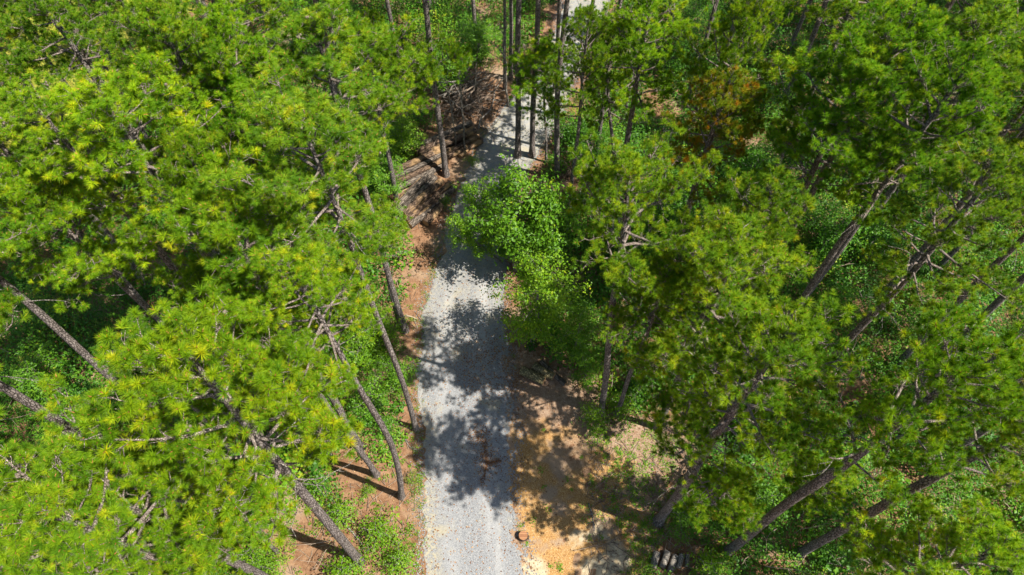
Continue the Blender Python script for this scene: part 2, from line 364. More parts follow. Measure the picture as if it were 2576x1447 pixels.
# ------------------------------------------------------------------ pine crowns
def tuft_template(r, nn=112):
    a = r.uniform(0.25, 1.45, nn); ph = r.uniform(0, 2 * np.pi, nn); z0 = 0.06 + 0.09 * (1 - (a - 0.25) / 1.2 * 0.9) * r.uniform(0.6, 1, nn)
    d = np.stack([np.sin(a) * np.cos(ph), np.sin(a) * np.sin(ph), np.cos(a)], -1)
    ln = r.uniform(0.12, 0.19, nn); s = nrm(1) * np.cross(d, r.normal(size=(nn, 3))); s /= np.linalg.norm(s, axis=1)[:, None]
    o = np.stack([0 * z0, 0 * z0, z0], -1); wd = 0.0053
    droop = np.array([0, 0, -0.035])
    V = np.stack([o + s * wd, o - s * wd, o + d * ln[:, None] + droop], 1).reshape(-1, 3)
    return V
r0 = np.random.default_rng(3)
TEMPL = [tuft_template(r0) for _ in range(10)]
NT = len(TEMPL[0]) // 3
BUD = np.array([(0.013, 0, 0.14), (-0.007, 0.012, 0.14), (-0.007, -0.012, 0.14), (0, 0, 0.215)])
BUDF = np.array([(0, 1, 3), (1, 2, 3), (2, 0, 3)])
def frames(D, r):
    D = D / np.linalg.norm(D, axis=1)[:, None]
    h = r.normal(size=D.shape); X = np.cross(D, h); X /= np.linalg.norm(X, axis=1)[:, None]
    return np.stack([X, np.cross(D, X), D], 1)          # rows are the local axes
def add_tufts(mb, P, D, S, vals, r, m=0, bud=True):
    Fm = frames(D, r); n = len(P); which = r.integers(0, len(TEMPL), n)
    T = np.stack(TEMPL)[which] * S[:, None, None]
    W = np.einsum('nvk,nkj->nvj', T, Fm) + P[:, None, :]
    F = np.arange(n * NT * 3).reshape(-1, 3)
    v = np.clip(np.repeat(vals, NT) + r.normal(0, 0.13, n * NT), 0, 0.97)
    v[r.random(n * NT) < 0.0025] = 1.0
    mb.add(W.reshape(-1, 3), F, m, v)
def add_buds(mb, P, D, S, r, m):
    Fm = frames(D, r); n = len(P)
    W = np.einsum('nvk,nkj->nvj', BUD[None] * S[:, None, None], Fm) + P[:, None, :]
    F = (np.arange(n)[:, None, None] * 4 + BUDF[None]).reshape(-1, 3)
    mb.add(W.reshape(-1, 3), F, m)

def pine_crown(seed, Lc=6.5, Rc=2.4, nprim=30, sparse=0.0, dens=1.15, yellow=0.0, flat=0.5):
    """needles mesh and branch mesh of one crown; its axis is +z from 0 to Lc"""
    r = np.random.default_rng(seed); br = MB(); P = []; D = []; cones = []
    def spray(p, d, ln, rad):
        """a twig with side twigs, each ending in a tuft"""
        d = nrm(d); q = [p]; cur = p.copy(); dd = d.copy()
        for k in range(4):
            dd = nrm(dd + np.array([0, 0, 0.12]) + r.normal(0, 0.13, 3)); cur = cur + dd * ln / 4; q.append(cur)
        tube(br, q, np.linspace(rad, 0.007, 5), 4)
        P.append(q[-1]); D.append(dd)
        for k in range(int((2 + ln * 4.2) * dens)):
            t = r.uniform(0.30, 0.97); f = t * 4; i = min(3, int(f)); b = q[i] + (q[i + 1] - q[i]) * (f - i)
            sd_ = nrm(dd * 0.55 + r.normal(0, 0.6, 3) + np.array([0, 0, 0.30])); e = b + sd_ * r.uniform(0.12, 0.34)
            tube(br, [b, e], [0.009, 0.006], 3); P.append(e); D.append(nrm(sd_ + np.array([0, 0, 0.35])))
        if r.random() < 0.10: cones.append(q[2] + r.normal(0, .05, 3))
    side = r.uniform(0, 6.28); skew = r.uniform(0.0, 0.3)
    for k in range(nprim):
        t = (k + r.uniform(0.1, 0.9)) / nprim; t = t ** 0.85
        az = k * 2.4 + r.uniform(-0.5, 0.5)
        prof = (0.62 + 0.38 * math.sin(min(1, t / 0.45) * math.pi / 2)) if t < 0.45 else (1 - 0.70 * ((t - 0.45) / 0.55) ** 2.0)
        ln = Rc * prof * r.uniform(0.62, 1.18) * (1 + skew * math.cos(az - side))
        if r.random() < sparse * (1 - t): continue
        el = -0.10 + 0.85 * t ** 1.3 + r.uniform(-0.18, 0.2)
        d = np.array([math.cos(az) * math.cos(el), math.sin(az) * math.cos(el), math.sin(el)])
        cur = np.array([0, 0, t * Lc * 0.93]); q = [cur]; dd = d.copy(); ns = 7
        for s in range(ns):
            dd = nrm(dd + r.normal(0, 0.10, 3) + np.array([0, 0, 0.055 * s * flat])); cur = cur + dd * ln / ns; q.append(cur)
        r1 = 0.022 + 0.015 * ln * (1 - 0.5 * t)
        tube(br, q, np.linspace(r1, 0.011, ns + 1), 5)
        spray(q[-1], dd, 0.3, 0.011)
        nsub = int(ln / 0.27 * dens) + 1
        for s in range(nsub):
            f = r.uniform(0.30, 0.98) * ns; i = min(ns - 1, int(f)); b = q[i] + (q[i + 1] - q[i]) * (f - i)
            ax = nrm(q[i + 1] - q[i]); sgn = 1 if s % 2 else -1
            lat = nrm(np.cross(ax, [0, 0, 1])) * sgn
            spray(b, ax * 0.75 + lat * r.uniform(0.5, 1.1) + np.array([0, 0, r.uniform(-0.1, 0.45)]), r.uniform(0.3, 0.62) * (0.7 + 0.3 * (1 - f / ns)) , 0.013)
    for k in range(9):
        b = np.array([0, 0, Lc * r.uniform(0.86, 1.0)]); spray(b, np.array([*r.normal(0, 0.5, 2), 1.0]), r.uniform(0.3, 0.7), 0.015)
    # bare dead branches under the crown
    for k in range(int(r.integers(4, 8))):
        az = r.uniform(0, 6.28); cur = np.array([0, 0, r.uniform(-1.5, 0.3 * Lc)]); q = [cur]; dd = np.array([math.cos(az), math.sin(az), r.uniform(-0.2, 0.5)]); ln = r.uniform(0.7, 2.0)
        for s in range(5):
            dd = nrm(dd + r.normal(0, 0.22, 3)); cur = cur + dd * ln / 5; q.append(cur)
        tube(br, q, np.linspace(0.02, 0.006, 6), 5, 1)
        for s in range(4):
            b = q[int(r.integers(2, 6))]; tube(br, [b, b + nrm(dd + r.normal(0, .7, 3)) * r.uniform(.15, .5)], [0.011, 0.005], 4, 1)
    P = np.array(P); D = np.array(D); S = r.uniform(0.66, 1.28, len(P))
    rad = np.hypot(P[:, 0], P[:, 1]) / Rc; up = P[:, 2] / Lc
    cl = np.array([mnoise.noise(Vector(p) * 1.1 + Vector((seed, 0, 0))) for p in P])
    vals = 0.52 + 0.30 * cl + r.normal(0, 0.16, len(P)) + yellow
    nd = MB(); add_tufts(nd, P, D, S, vals, r); sel = r.random(len(P)) < 0.7
    add_buds(nd, P[sel], D[sel], S[sel], r, 1)
    for c in cones:
        for k in range(int(r.integers(2, 5))):
            q = c + r.normal(0, 0.05, 3); tube(br, [q, q + [0, 0, .03], q + [0, 0, .08], q + [0, 0, .11]], [.012, .034, .03, .004], 6, 2)
    return nd, br, len(P)

CROWNS = []
specs = [dict(Lc=6.6, Rc=2.5, nprim=34), dict(Lc=7.2, Rc=2.3, nprim=34), dict(Lc=6.0, Rc=2.7, nprim=32), dict(Lc=7.5, Rc=2.5, nprim=36, sparse=.25), dict(Lc=6.8, Rc=2.2, nprim=30),
         dict(Lc=5.6, Rc=2.4, nprim=28, sparse=.15), dict(Lc=8.0, Rc=2.4, nprim=36, sparse=.35), dict(Lc=6.3, Rc=2.6, nprim=32, flat=.2), dict(Lc=7.0, Rc=2.6, nprim=34, sparse=.2), dict(Lc=6.5, Rc=2.1, nprim=28, flat=.8)]
for k, s in enumerate(specs):
    nd, br, n = pine_crown(100 + k, **s)
    CROWNS.append((nd.mesh('crown', [M_needle, M_bud]), br.mesh('branches', [M_twig, M_grey, M_cone]), s['Lc'], s['Rc']))
    if k < 2: print('tufts', n)
nd, br, n = pine_crown(301, Lc=6.6, Rc=2.3, nprim=32); RUSTY = (nd.mesh('crown', [M_rusty, M_bud]), br.mesh('branches', [M_twig, M_grey, M_cone]), 6.6, 2.3)
nd, br, n = pine_crown(302, Lc=4.2, Rc=1.35, nprim=22); SLIM = (nd.mesh('crown', [M_needle, M_bud]), br.mesh('branches', [M_twig, M_grey, M_cone]), 4.2, 1.35)
nd, br, n = pine_crown(303, Lc=1.6, Rc=1.15, nprim=9); CLUMP = (nd.mesh('side_crown', [M_needle, M_bud]), br.mesh('side_branches', [M_twig, M_grey, M_cone]), 1.6, 1.15)

PINES = []      # (base, height, empty)
def pine(base, tip, dbh=0.34, Rc=2.4, Lc=6.8, var=None, tint=(1, 1, 1), label=None, bend=(0, 0), side=None, cf=None):
    b = Vector((base.x, base.y, hgt(base.x, base.y) - 0.03)); H = (tip - b).length
    root = empty('pine_tree', b, label or '', 'pine tree', 'pines of the forest')
    T = tip - b; Lc = min(Lc * .88, H * 0.72)
    nseg = 22; P = []
    for k in range(nseg + 1):
        t = k / nseg; e = 4 * t * (1 - t) * (1 - t * .5)
        wx = 0.05 * math.sin(t * 9 + b.x * 3) * math.sin(math.pi * t); wy = 0.05 * math.sin(t * 8 + b.y * 3) * math.sin(math.pi * t)
        P.append((T.x * t + bend[0] * e + wx, T.y * t + bend[1] * e + wy, T.z * t))
    P = np.array(P); tt = np.linspace(0, 1, nseg + 1)
    rad = dbh * .46 * (1.0 - 0.42 * tt - 0.5 * np.clip(tt - 0.55, 0, 1) ** 1.0) ; rad = np.maximum(rad * (1 + 0.45 * np.exp(-tt * H / 0.35)), 0.02); rad[-1] = 0.012
    mb = MB(); tube(mb, P, rad, 12, 0, False, 0.05)
    mb.obj('trunk', [M_bark], root)
    nd, br, L0, R0 = var if var else CROWNS[random.randrange(len(CROWNS))]
    c0 = T * (1 - Lc / H); e0 = 4 * (1 - Lc / H) * (Lc / H) * (1 - (1 - Lc / H) * .5)
    c0 = Vector((c0.x + bend[0] * e0, c0.y + bend[1] * e0, c0.z)); ax = T - c0
    q = ax.to_track_quat('Z', 'Y') @ Quaternion((0, 0, 1), random.uniform(0, 6.28))
    j_ = random.uniform(.86, 1.12); tint_ = tint; tint = (tint[0] * j_ * random.uniform(.93, 1.06), tint[1] * j_, tint[2] * random.uniform(.8, 1.5))
    for me, nm in ((br, 'branches'), (nd, 'crown')):
        o = link(nm, me, root); o.location = c0; o.rotation_mode = 'QUATERNION'; o.rotation_quaternion = q
        o.scale = (Rc / R0, Rc / R0, ax.length / L0); o.color = (*tint, 1)
    for (f, az, sc) in (side or []):
        k = int(f * nseg); p = Vector(P[k]); ov = Vector((math.cos(az), math.sin(az), 0.15))
        for me, nm in ((CLUMP[1], 'branches'), (CLUMP[0], 'crown')):
            o = link(nm, me, root); o.location = p + ov * 0.3; o.rotation_mode = 'QUATERNION'
            o.rotation_quaternion = Vector((ov.x, ov.y, 0.7)).to_track_quat('Z', 'Y'); o.scale = (sc, sc, sc); o.color = (*tint, 1)
    PINES.append((b.copy(), H, root, label, tint_))
    return root
def by_base(bpx, tpx=None, h=17.0, lean=1.0, **k):
    b = at(*bpx)
    if tpx is None: tip = Vector((b.x, b.y, h))
    else:
        d = ray(*tpx); t = (d.x * b.x + d.y * b.y) / (d.x ** 2 + d.y ** 2); tip = Vector((d.x * t, d.y * t, CAM_H + d.z * t))
    return pine(b, tip, **k)
def by_tip(tpx, h=17.0, **k):
    p = at(*tpx, h); b = Vector((p.x + random.uniform(-.4, .4), p.y + random.uniform(-.4, .4), 0))
    return pine(b, p, **k)
YG, DG, OL, BR = (1.15, 1.10, 0.9), (0.86, 1.0, 0.95), (1.10, 1.07, 1.0), (1.28, 1.16, 0.9)

# --- the log-pile side
by_base((905, 1412), (480, 900), dbh=.40, Rc=2.75, Lc=7.5, var=CROWNS[0], tint=BR, label='leaning pine with scaly grey trunk rising from bushes and flecked with yellow catkins')
by_base((1010, 1250), (735, 680), dbh=.28, Rc=1.9, Lc=4.3, tint=YG, bend=(.65, -.1), label='pine with the bowed dark trunk standing on bare dirt beside the gravel track')
by_base((948, 1196), (640, 760), dbh=.27, Rc=1.8, Lc=4.5, tint=YG, label='straight pine just behind the bowed one, both casting trunk shadows on dirt')
by_base((1046, 1078), (755, 300), dbh=.27, Rc=2.2, Lc=5.2, tint=YG, bend=(.2, 0), label='slender long-trunked pine rooted at the gravel edge opposite the three fat logs')
by_base((1020, 832), (790, 60), dbh=.33, Rc=2.4, Lc=5.8, tint=YG, label='thick pine rooted at the gravel edge behind the smaller twin stems')
by_base((925, 857), (690, 420), dbh=.30, Rc=1.7, Lc=4.5, tint=OL, label='brown-trunked pine growing out of bright bushes below the log piles')
by_base((1003, 822), (935, 520), dbh=.15, Rc=1.1, Lc=3.0, var=SLIM, tint=YG, label='thin young pine with small crown beside the thick gravel-edge pine')
by_base((1000, 512), (915, 80), dbh=.30, Rc=2.2, Lc=6.0, tint=YG, label='pine whose dark trunk stands in front of the lower log pile')
by_base((1122, 442), None, 18, dbh=.36, Rc=2.3, Lc=6.5, tint=YG, side=[(.42, 3.6, 1.1), (.46, 5.6, .95)], label='tall bare-trunked pine standing between the far log stack and the gravel')
by_tip((90, 1270), 17, dbh=.38, Rc=2.7, tint=YG, label='pine with broad needle-tufted crown filling the bottom corner on the log-pile side')
by_base((480, 1280), None, 19.5, dbh=.36, Rc=2.2, Lc=6.2, label='pine with thick grey trunk crossing the gap beside the catkin-flecked pine')
by_base((410, 1055), None, 17.5, dbh=.36, Rc=2.4, tint=DG, label='pine with dark trunk laid bare in the leafy gap above the catkin-flecked pine')
by_base((430, 840), None, 16, dbh=.28, Rc=2.3, tint=OL)
by_tip((560, 550), 17, dbh=.36, Rc=2.6, tint=BR, label='bright pine with grey twiggy crown midway along the log-pile side')
by_tip((250, 235), 17.5, Rc=2.8, tint=BR, label='pine with a wide sunlit golden-green crown in front of the grassy clearing')
by_tip((390, 30), 17.5, Rc=2.5, tint=OL); by_tip((540, 60), 17, Rc=2.2, tint=OL)
by_base((600, 870), (75, 250), dbh=.36, Rc=2.4, tint=YG); by_base((520, 925), (30, 440), dbh=.32, Rc=2.4, tint=OL)
by_tip((470, 380), 16, Rc=2.1, tint=YG)
by_tip((560, 210), 15.5, Rc=2.1, tint=DG)
by_base((720, 420), None, 17, dbh=.36, Rc=2.4); by_base((705, 330), None, 18, dbh=.3, Rc=2.4)
by_tip((335, 850), 11, dbh=.22, Rc=1.7, Lc=4.5, tint=(.72, .86, 1.6), label='shorter blue-green pine in the gap above the catkin-flecked pine')
by_tip((225, 1040), 10, dbh=.2, Rc=1.35, Lc=4.5, tint=(.80, .90, 1.5), label='short dull green pine beside the thick grey trunk crossing the gap')
by_tip((30, 1150), 12, dbh=.25, Rc=1.3, Lc=4.5, tint=OL)
by_tip((490, 690), 13.5, dbh=.3, Rc=1.6, Lc=5, tint=OL)
by_base((697, 1388), (560, 1255), dbh=.18, Rc=1.4, Lc=3, var=SLIM, tint=YG, label='small thin pine leaning over bare dirt below the catkin-flecked pine')
by_tip((255, 1240), 15, dbh=.36, Rc=2.3, Lc=5.5, tint=YG)
by_tip((380, 1420), 12, dbh=.28, Rc=1.6, Lc=5, tint=YG)
by_base((838, 1150), (740, 1010), dbh=.12, Rc=1.1, Lc=2.6, var=SLIM, tint=YG, label='sapling pine with thin twin stems beside the bowed pine')
# --- the stump side
by_base((1512, 1040), (1585, 420), dbh=.32, Rc=2.25, Lc=5.6, var=CROWNS[2], tint=BR, label='pine with full round crown over a tall bare trunk beside the three fat logs')
by_base((1652, 1076), (1860, 620), dbh=.34, Rc=2.95, Lc=9.0, var=CROWNS[1], tint=BR, side=[(.40, 5.5, 1.0)], label='pine with very large bright crown at the edge of the weedy dirt clearing')
by_base((1655, 1314), (1985, 830), dbh=.40, Rc=2.3, Lc=7.2, tint=YG, side=[(.42, 5.2, 1.05), (.5, 2.2, 1.0)], label='pine with bare leaning trunk rising from the edge of the wood-chip ground')
by_base((1828, 1388), None, 18, dbh=.40, Rc=2.2, Lc=7.0, tint=OL, label='pine with long thick dark trunk crossing the dark leafy undergrowth')
by_base((2005, 1395), None, 17.5, dbh=.38, Rc=1.95, Lc=7.2, tint=OL, label='pine with dark trunk parallel to and beyond the longest dark trunk')
by_tip((1940, 490), 14, dbh=.28, Rc=2.4, tint=YG, label='bright pine directly behind the very large bright crown')
by_tip((1835, 200), 13.8, dbh=.26, Rc=2.0, var=RUSTY, label='pine with rusty orange-brown needles in its crown')
by_tip((1640, 5), 14.5, Rc=2.3, tint=YG, label='full bright pine beside the far bend of the gravel track')
by_tip((2180, 150), 16.0, Rc=2.9, tint=YG, label='widest spreading pine behind the rusty-needled pine')
by_base((2215, 748), None, 17.5, dbh=.38, Rc=2.5, tint=OL, label='pine with a dark trunk bare against the shadowy hollow of undergrowth')
by_tip((2520, 1390), 13, Rc=2.3, tint=BR, label='bright pine crown filling the bottom corner on the stump side')

by_base((2345, 690), None, 17, dbh=.30, Rc=2.2, tint=DG)
by_tip((2440, 160), 17, Rc=2.5, tint=DG); by_tip((2520, 420), 16.5, Rc=2.2, tint=OL)
by_tip((1900, 15), 15.5, Rc=2.2, tint=YG); by_tip((2290, 60), 17, Rc=2.5, tint=DG); by_tip((2520, 40), 17, Rc=2.4, tint=OL)
by_tip((1680, 690), 12, dbh=.24, Rc=1.7, Lc=4.6, tint=YG, label='shorter pine filling the gap between the round-crowned and the largest pine')
by_tip((1850, 1190), 6.5, dbh=.13, Rc=.95, Lc=2.6, var=SLIM, tint=YG, label='small young pine just behind the leaning bare trunk by the chips')
by_tip((2090, 1190), 7.5, dbh=.14, Rc=1.2, Lc=2.8, var=SLIM, tint=YG, label='small young pine between the two long dark trunks')
# --- along the far bend of the track
by_base((1302, 394), None, 18.5, dbh=.36, Rc=2.2, Lc=6, tint=YG, label='tall dark bare trunk standing on the gravel edge where the track bends')
by_base((1338, 392), None, 18.5, dbh=.34, Rc=2.2, Lc=6, tint=YG, label='second dark trunk beside the one on the gravel edge at the bend')
by_base((1402, 448), None, 18, dbh=.34, Rc=2.2, Lc=6, bend=(-.4, 0), tint=YG, label='slightly crooked dark trunk over the red-brown slash beside the bend')
by_base((1374, 408), (1368, 125), dbh=.15, Rc=1.75, Lc=4.8, var=SLIM, tint=YG, label='young slim pine with small crown among the tall trunks at the bend')
by_base((1498, 402), None, 18, dbh=.26, Rc=2.3, Lc=10.0, tint=YG, label='straight slim trunk just past the red-brown slash on the stump side')
by_base((1425, 600), (1482, 40), dbh=.22, Rc=1.6, Lc=6, tint=YG, label='pine between the two leafy roadside trees, its crown over the far track')
by_base((1552, 520), (1520, 70), dbh=.22, Rc=1.8, Lc=6, tint=YG, label='mid-height pine behind the broadleaf trees, its crown hiding the far track')
by_base((1562, 330), None, 17, dbh=.30, Rc=2.3, tint=YG)
by_base((1270, 226), None, 16, dbh=.20, Rc=1.8, tint=OL); by_base((1285, 200), None, 17, dbh=.26, Rc=2.0, tint=OL)
by_base((1480, 120), None, 17, dbh=.3, Rc=2.2, tint=YG); by_base((1395, 230), None, 17, dbh=.28, Rc=2.0, tint=YG)

# --- the rest of the stand, wherever it does not cover the open ground
def clear_of_open(x, y, h, R):
    for k in range(7):
        az = k / 6 * 6.283; rr = R if k else 0
        p = pix(x + rr * math.cos(az), y + rr * math.sin(az), h * 0.72)
        if any(in_poly(*p, q) for q in OPEN_PX): return False
    p = pix(x, y, h * 0.3)
    return not any(in_poly(*p, q) for q in OPEN_PX)
def shades_open(x, y, h):
    for k in range(7):
        az = k / 6 * 6.283; rr = 1.9 if k else 0
        for z in (h * .6, h * .9):
            sx = x + rr * math.cos(az) - to_sun.x / to_sun.z * z; sy = y + rr * math.sin(az) - to_sun.y / to_sun.z * z
            if 0 < sy < 33 and (in_poly(sx, sy, TRACK) or in_poly(sx, sy, DIRT_R) or in_poly(sx, sy, DIRT_L)): return True
    return False
placed = [(p[0].x, p[0].y) for p in PINES]
cand = 0
while cand < 7000:
    cand += 1
    x, y = random.uniform(-36, 40), random.uniform(-5, 47)
    if from_track(x, y) < 1.6 or in_poly(x, y, DIRT_R) or in_poly(x, y, DIRT_L) or in_poly(x, y, [(-60, 26), (-27, 27), (-23, 33), (-21, 44), (-22, 60), (-60, 60)]) and random.random() < .8: continue
    h = random.uniform(14.5, 18); p0 = pix(x, y, 0); p1 = pix(x, y, h)
    if not (-260 < p1[0] < 3700 and p1[1] < 2300 and (p0[1] > -60 or p1[1] > -60)): continue
    if p0[1] < -60: continue
    if min(math.hypot(x - a, y - b) for a, b in placed) < (3.4 if abs(x) > 9 else 4.0) or shades_open(x, y, h): continue
    if not clear_of_open(x, y, h, 1.6): continue
    tn = random.choice([YG, OL, DG, OL, YG]); placed.append((x, y))
    pine(Vector((x, y, 0)), Vector((x + random.uniform(-.6, .6), y + random.uniform(-.6, .6), h)), dbh=random.uniform(.26, .38), Rc=random.uniform(1.9, 2.5), Lc=random.uniform(5.5, 7.2), tint=tn, bend=(random.uniform(-.25, .25), random.uniform(-.25, .25)))
print('pines', len(PINES))

BANDS = [(-99, 5.5, 'short of the stump'), (5.5, 10, 'level with the stump'), (10, 14, 'level with the three fat logs'), (14, 18.5, 'level with the bushy yellow-green tree'), (18.5, 22, 'level with the overhanging leafy tree'),
         (22, 26.5, 'level with the lower log pile'), (26.5, 30.5, 'level with the far log stack'), (30.5, 36, 'level with the brush pile'), (36, 99, 'beyond the brush pile')]
ORD = ['first', 'second', 'third', 'fourth', 'fifth', 'sixth', 'seventh', 'eighth', 'ninth', 'tenth', 'eleventh', 'twelfth', 'thirteenth', 'fourteenth', 'fifteenth', 'sixteenth', 'seventeenth', 'eighteenth']
TN = {YG: 'yellow-green', DG: 'deep green', OL: 'olive green', BR: 'golden-green'}
for lo, hi, nm in BANDS:
    for sgn, side in ((-1, 'log-pile'), (1, 'stump')):
        g = sorted([(from_track(p[0].x, p[0].y), k) for k, p in enumerate(PINES) if lo <= p[0].y < hi and (p[0].x > sum(track_x(p[0].y)) / 2) == (sgn > 0)])
        for r_, (d, k) in enumerate(g):
            if not PINES[k][3]:
                PINES[k][2]['label'] = f"{TN.get(PINES[k][4], 'green')} pine, {ORD[min(r_, 17)]} from the gravel, {side} side, {nm}"

# ------------------------------------------------------------------ broadleaf trees, shrubs, undergrowth
def leaves(mb, P, Nn, size, vals, r, m=0, asp=0.62):
    n = len(P); Nn = Nn / (np.linalg.norm(Nn, axis=1)[:, None] + 1e-9)
    U = np.cross(Nn, r.normal(size=(n, 3))); U /= np.linalg.norm(U, axis=1)[:, None] + 1e-9; W = np.cross(Nn, U)
    s = (size * r.uniform(0.65, 1.25, n))[:, None] if np.ndim(size) == 0 else size[:, None]
    V = np.stack([P - U * s * .5, P + W * s * .5 * asp - U * s * .05, P + U * s * .55 - Nn * s * .12, P - W * s * .5 * asp - U * s * .05], 1)
    mb.add(V.reshape(-1, 3), np.arange(n * 4).reshape(-1, 4), m, np.clip(vals, 0, 1))
def leafy(seed, H, Rr, nb=22, lsize=.13, dens=1.0, base=.25, per=34):
    """a broadleaf tree or shrub: stem and branches in one mesh, leaves in another"""
    r = np.random.default_rng(seed); st_ = MB(); P = []; Nn = []
    q = [np.zeros(3)]; cur = np.zeros(3)
    for k in range(7):
        cur = cur + np.array([*r.normal(0, .06 * H / 7, 2), H * .92 / 7]); q.append(cur)
    tube(st_, q, np.linspace(.018 * H + .01, .012, 8), 7)
    for k in range(nb):
        t = base + (1 - base) * (k + r.uniform(0, 1)) / nb; f = min(6.99, t * 7 * .98); i = int(f); b = q[i] + (q[i + 1] - q[i]) * (f - i)
        az = k * 2.4 + r.uniform(-.6, .6); tt = (t - base) / (1 - base)
        ln = Rr * (math.sin(math.pi * (0.20 + 0.72 * tt)) ** .7) * r.uniform(.55, 1.15)
        dd = np.array([math.cos(az), math.sin(az), .25 + .5 * tt]); cur = b; w_ = [b]
        for s in range(5):
            dd = nrm(dd + r.normal(0, .18, 3)); cur = cur + dd * ln / 5; w_.append(cur)
        tube(st_, w_, np.linspace(.008 + .008 * ln, .005, 6), 4)
        ncl = max(2, int(ln * 5.5 * dens))
        for c in range(ncl):
            f2 = r.uniform(.3, 1.02) * 5; i2 = min(4, int(f2)); cc = w_[i2] + (w_[i2 + 1] - w_[i2]) * (f2 - i2) + r.normal(0, .10 + .09 * ln, 3)
            tube(st_, [w_[i2], cc], [.006, .004], 3)
            n = int(per * r.uniform(.6, 1.3)); off = r.normal(0, 1, (n, 3)) * np.array([.17, .17, .085]) * (lsize / .13) ** .5 * 1.25
            P.append(cc + off); Nn.append(np.array([0, 0, 1.0]) * .9 + off * 2.2 + r.normal(0, .5, (n, 3)) + np.array([*nrm(dd)[:2], 0]) * .4)
    P = np.concatenate(P); Nn = np.concatenate(Nn)
    cl = np.array([mnoise.noise(Vector(p) * 1.6 + Vector((0, seed, 0))) for p in P])
    lf = MB(); leaves(lf, P, Nn, lsize, .50 + .30 * cl + r.normal(0, .14, len(P)), r)
    return lf.mesh('foliage', [M_leaf]), st_.mesh('stem', [M_grey]), H, Rr
TREE_A = leafy(11, 8.5, 2.5, 28, .18, .9, .22, 30)
TREE_B = leafy(12, 8.0, 2.2, 30, .135, .85, .18, 40)
SHRUBS = [leafy(20 + k, h, rr, nb, ls, 1.0, .08, pr) for k, (h, rr, nb, ls, pr) in enumerate([(3.2, 1.5, 22, .11, 34), (2.4, 1.3, 18, .10, 34), (4.2, 1.6, 26, .12, 34), (1.6, 1.0, 13, .09, 30), (1.1, .8, 10, .08, 28), (2.8, 1.6, 18, .11, 30)])]
def plant(name, cat, var, x, y, h, R, tint, label, group=None, lean=(0, 0)):
    root = empty(name, (x, y, hgt(x, y) - .02), label, cat, group)
    lf, st_, H0, R0 = var; rz = random.uniform(0, 6.28)
    for nm, me in (('stem', st_), ('foliage', lf)):
        o = link(nm, me, root); o.scale = (R / R0, R / R0, h / H0); o.rotation_mode = 'ZYX'; o.rotation_euler = (lean[0], lean[1], rz); o.color = (*tint, 1)
    return root
def P2(px, py, z): return at(px, py, z)
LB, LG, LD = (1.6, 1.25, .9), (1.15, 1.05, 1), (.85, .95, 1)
def top_plant(name, cat, var, tpx, h, R, tint, label, group=None):
    p = at(*tpx, h); return plant(name, cat, var, p.x, p.y, h, R, tint, label, group)
top_plant('leafy_tree', 'tree', TREE_A, (1300, 440), 7.5, 2.35, (1.15, 1.05, .9), 'bright green broadleaf tree overhanging the gravel below the bend')
top_plant('leafy_tree', 'tree', TREE_A, (1395, 500), 6.0, 1.9, (1.2, 1.1, 1), 'broadleaf tree between the overhanging leafy tree and the round-crowned pine')
b_ = at(1262, 660); plant('leafy_tree', 'tree', TREE_A, b_.x, b_.y, 4.6, 1.05, (1.6, 1.3, .9), 'slender leafy sapling leaning far out over the middle of the gravel', lean=(0, -.62))
b_ = at(1285, 610); plant('leafy_tree', 'tree', TREE_A, b_.x, b_.y, 5.2, 1.3, (1.4, 1.2, .9), 'leafy sapling leaning out from under the overhanging leafy tree', lean=(0, -.42))
top_plant('leafy_tree', 'tree', TREE_B, (1352, 655), 7.2, 1.85, (1.7, 1.3, .9), 'bushy yellow-green broadleaf tree bordering the gravel above the three fat logs')
top_plant('leafy_tree', 'tree', TREE_B, (1462, 780), 5.0, 1.25, LG, 'shorter broadleaf tree between the bushy yellow-green tree and the round-crowned pine')
top_plant('leafy_tree', 'tree', TREE_A, (1000, 305), 3.2, 1.35, LB, 'bright broadleaf tree behind the far log stack')
top_plant('leafy_tree', 'tree', TREE_A, (950, 400), 3.2, 1.4, LG, 'broadleaf tree growing over the back of the lower log pile')
top_plant('leafy_tree', 'tree', TREE_A, (972, 520), 2.2, .9, LB, 'low bright broadleaf sapling at the near end of the lower log pile')
top_plant('leafy_tree', 'tree', TREE_A, (1115, 95), 4.0, 1.9, LG, 'dark broadleaf tree behind the brush pile')
top_plant('leafy_tree', 'tree', TREE_B, (1205, 50), 3.5, 1.7, LG, 'fine-leaved broadleaf tree behind the brush pile, nearer the gravel')
top_plant('leafy_tree', 'tree', TREE_A, (1730, 440), 5.5, 1.9, LD, 'shaded broadleaf tree behind the round-crowned pine')
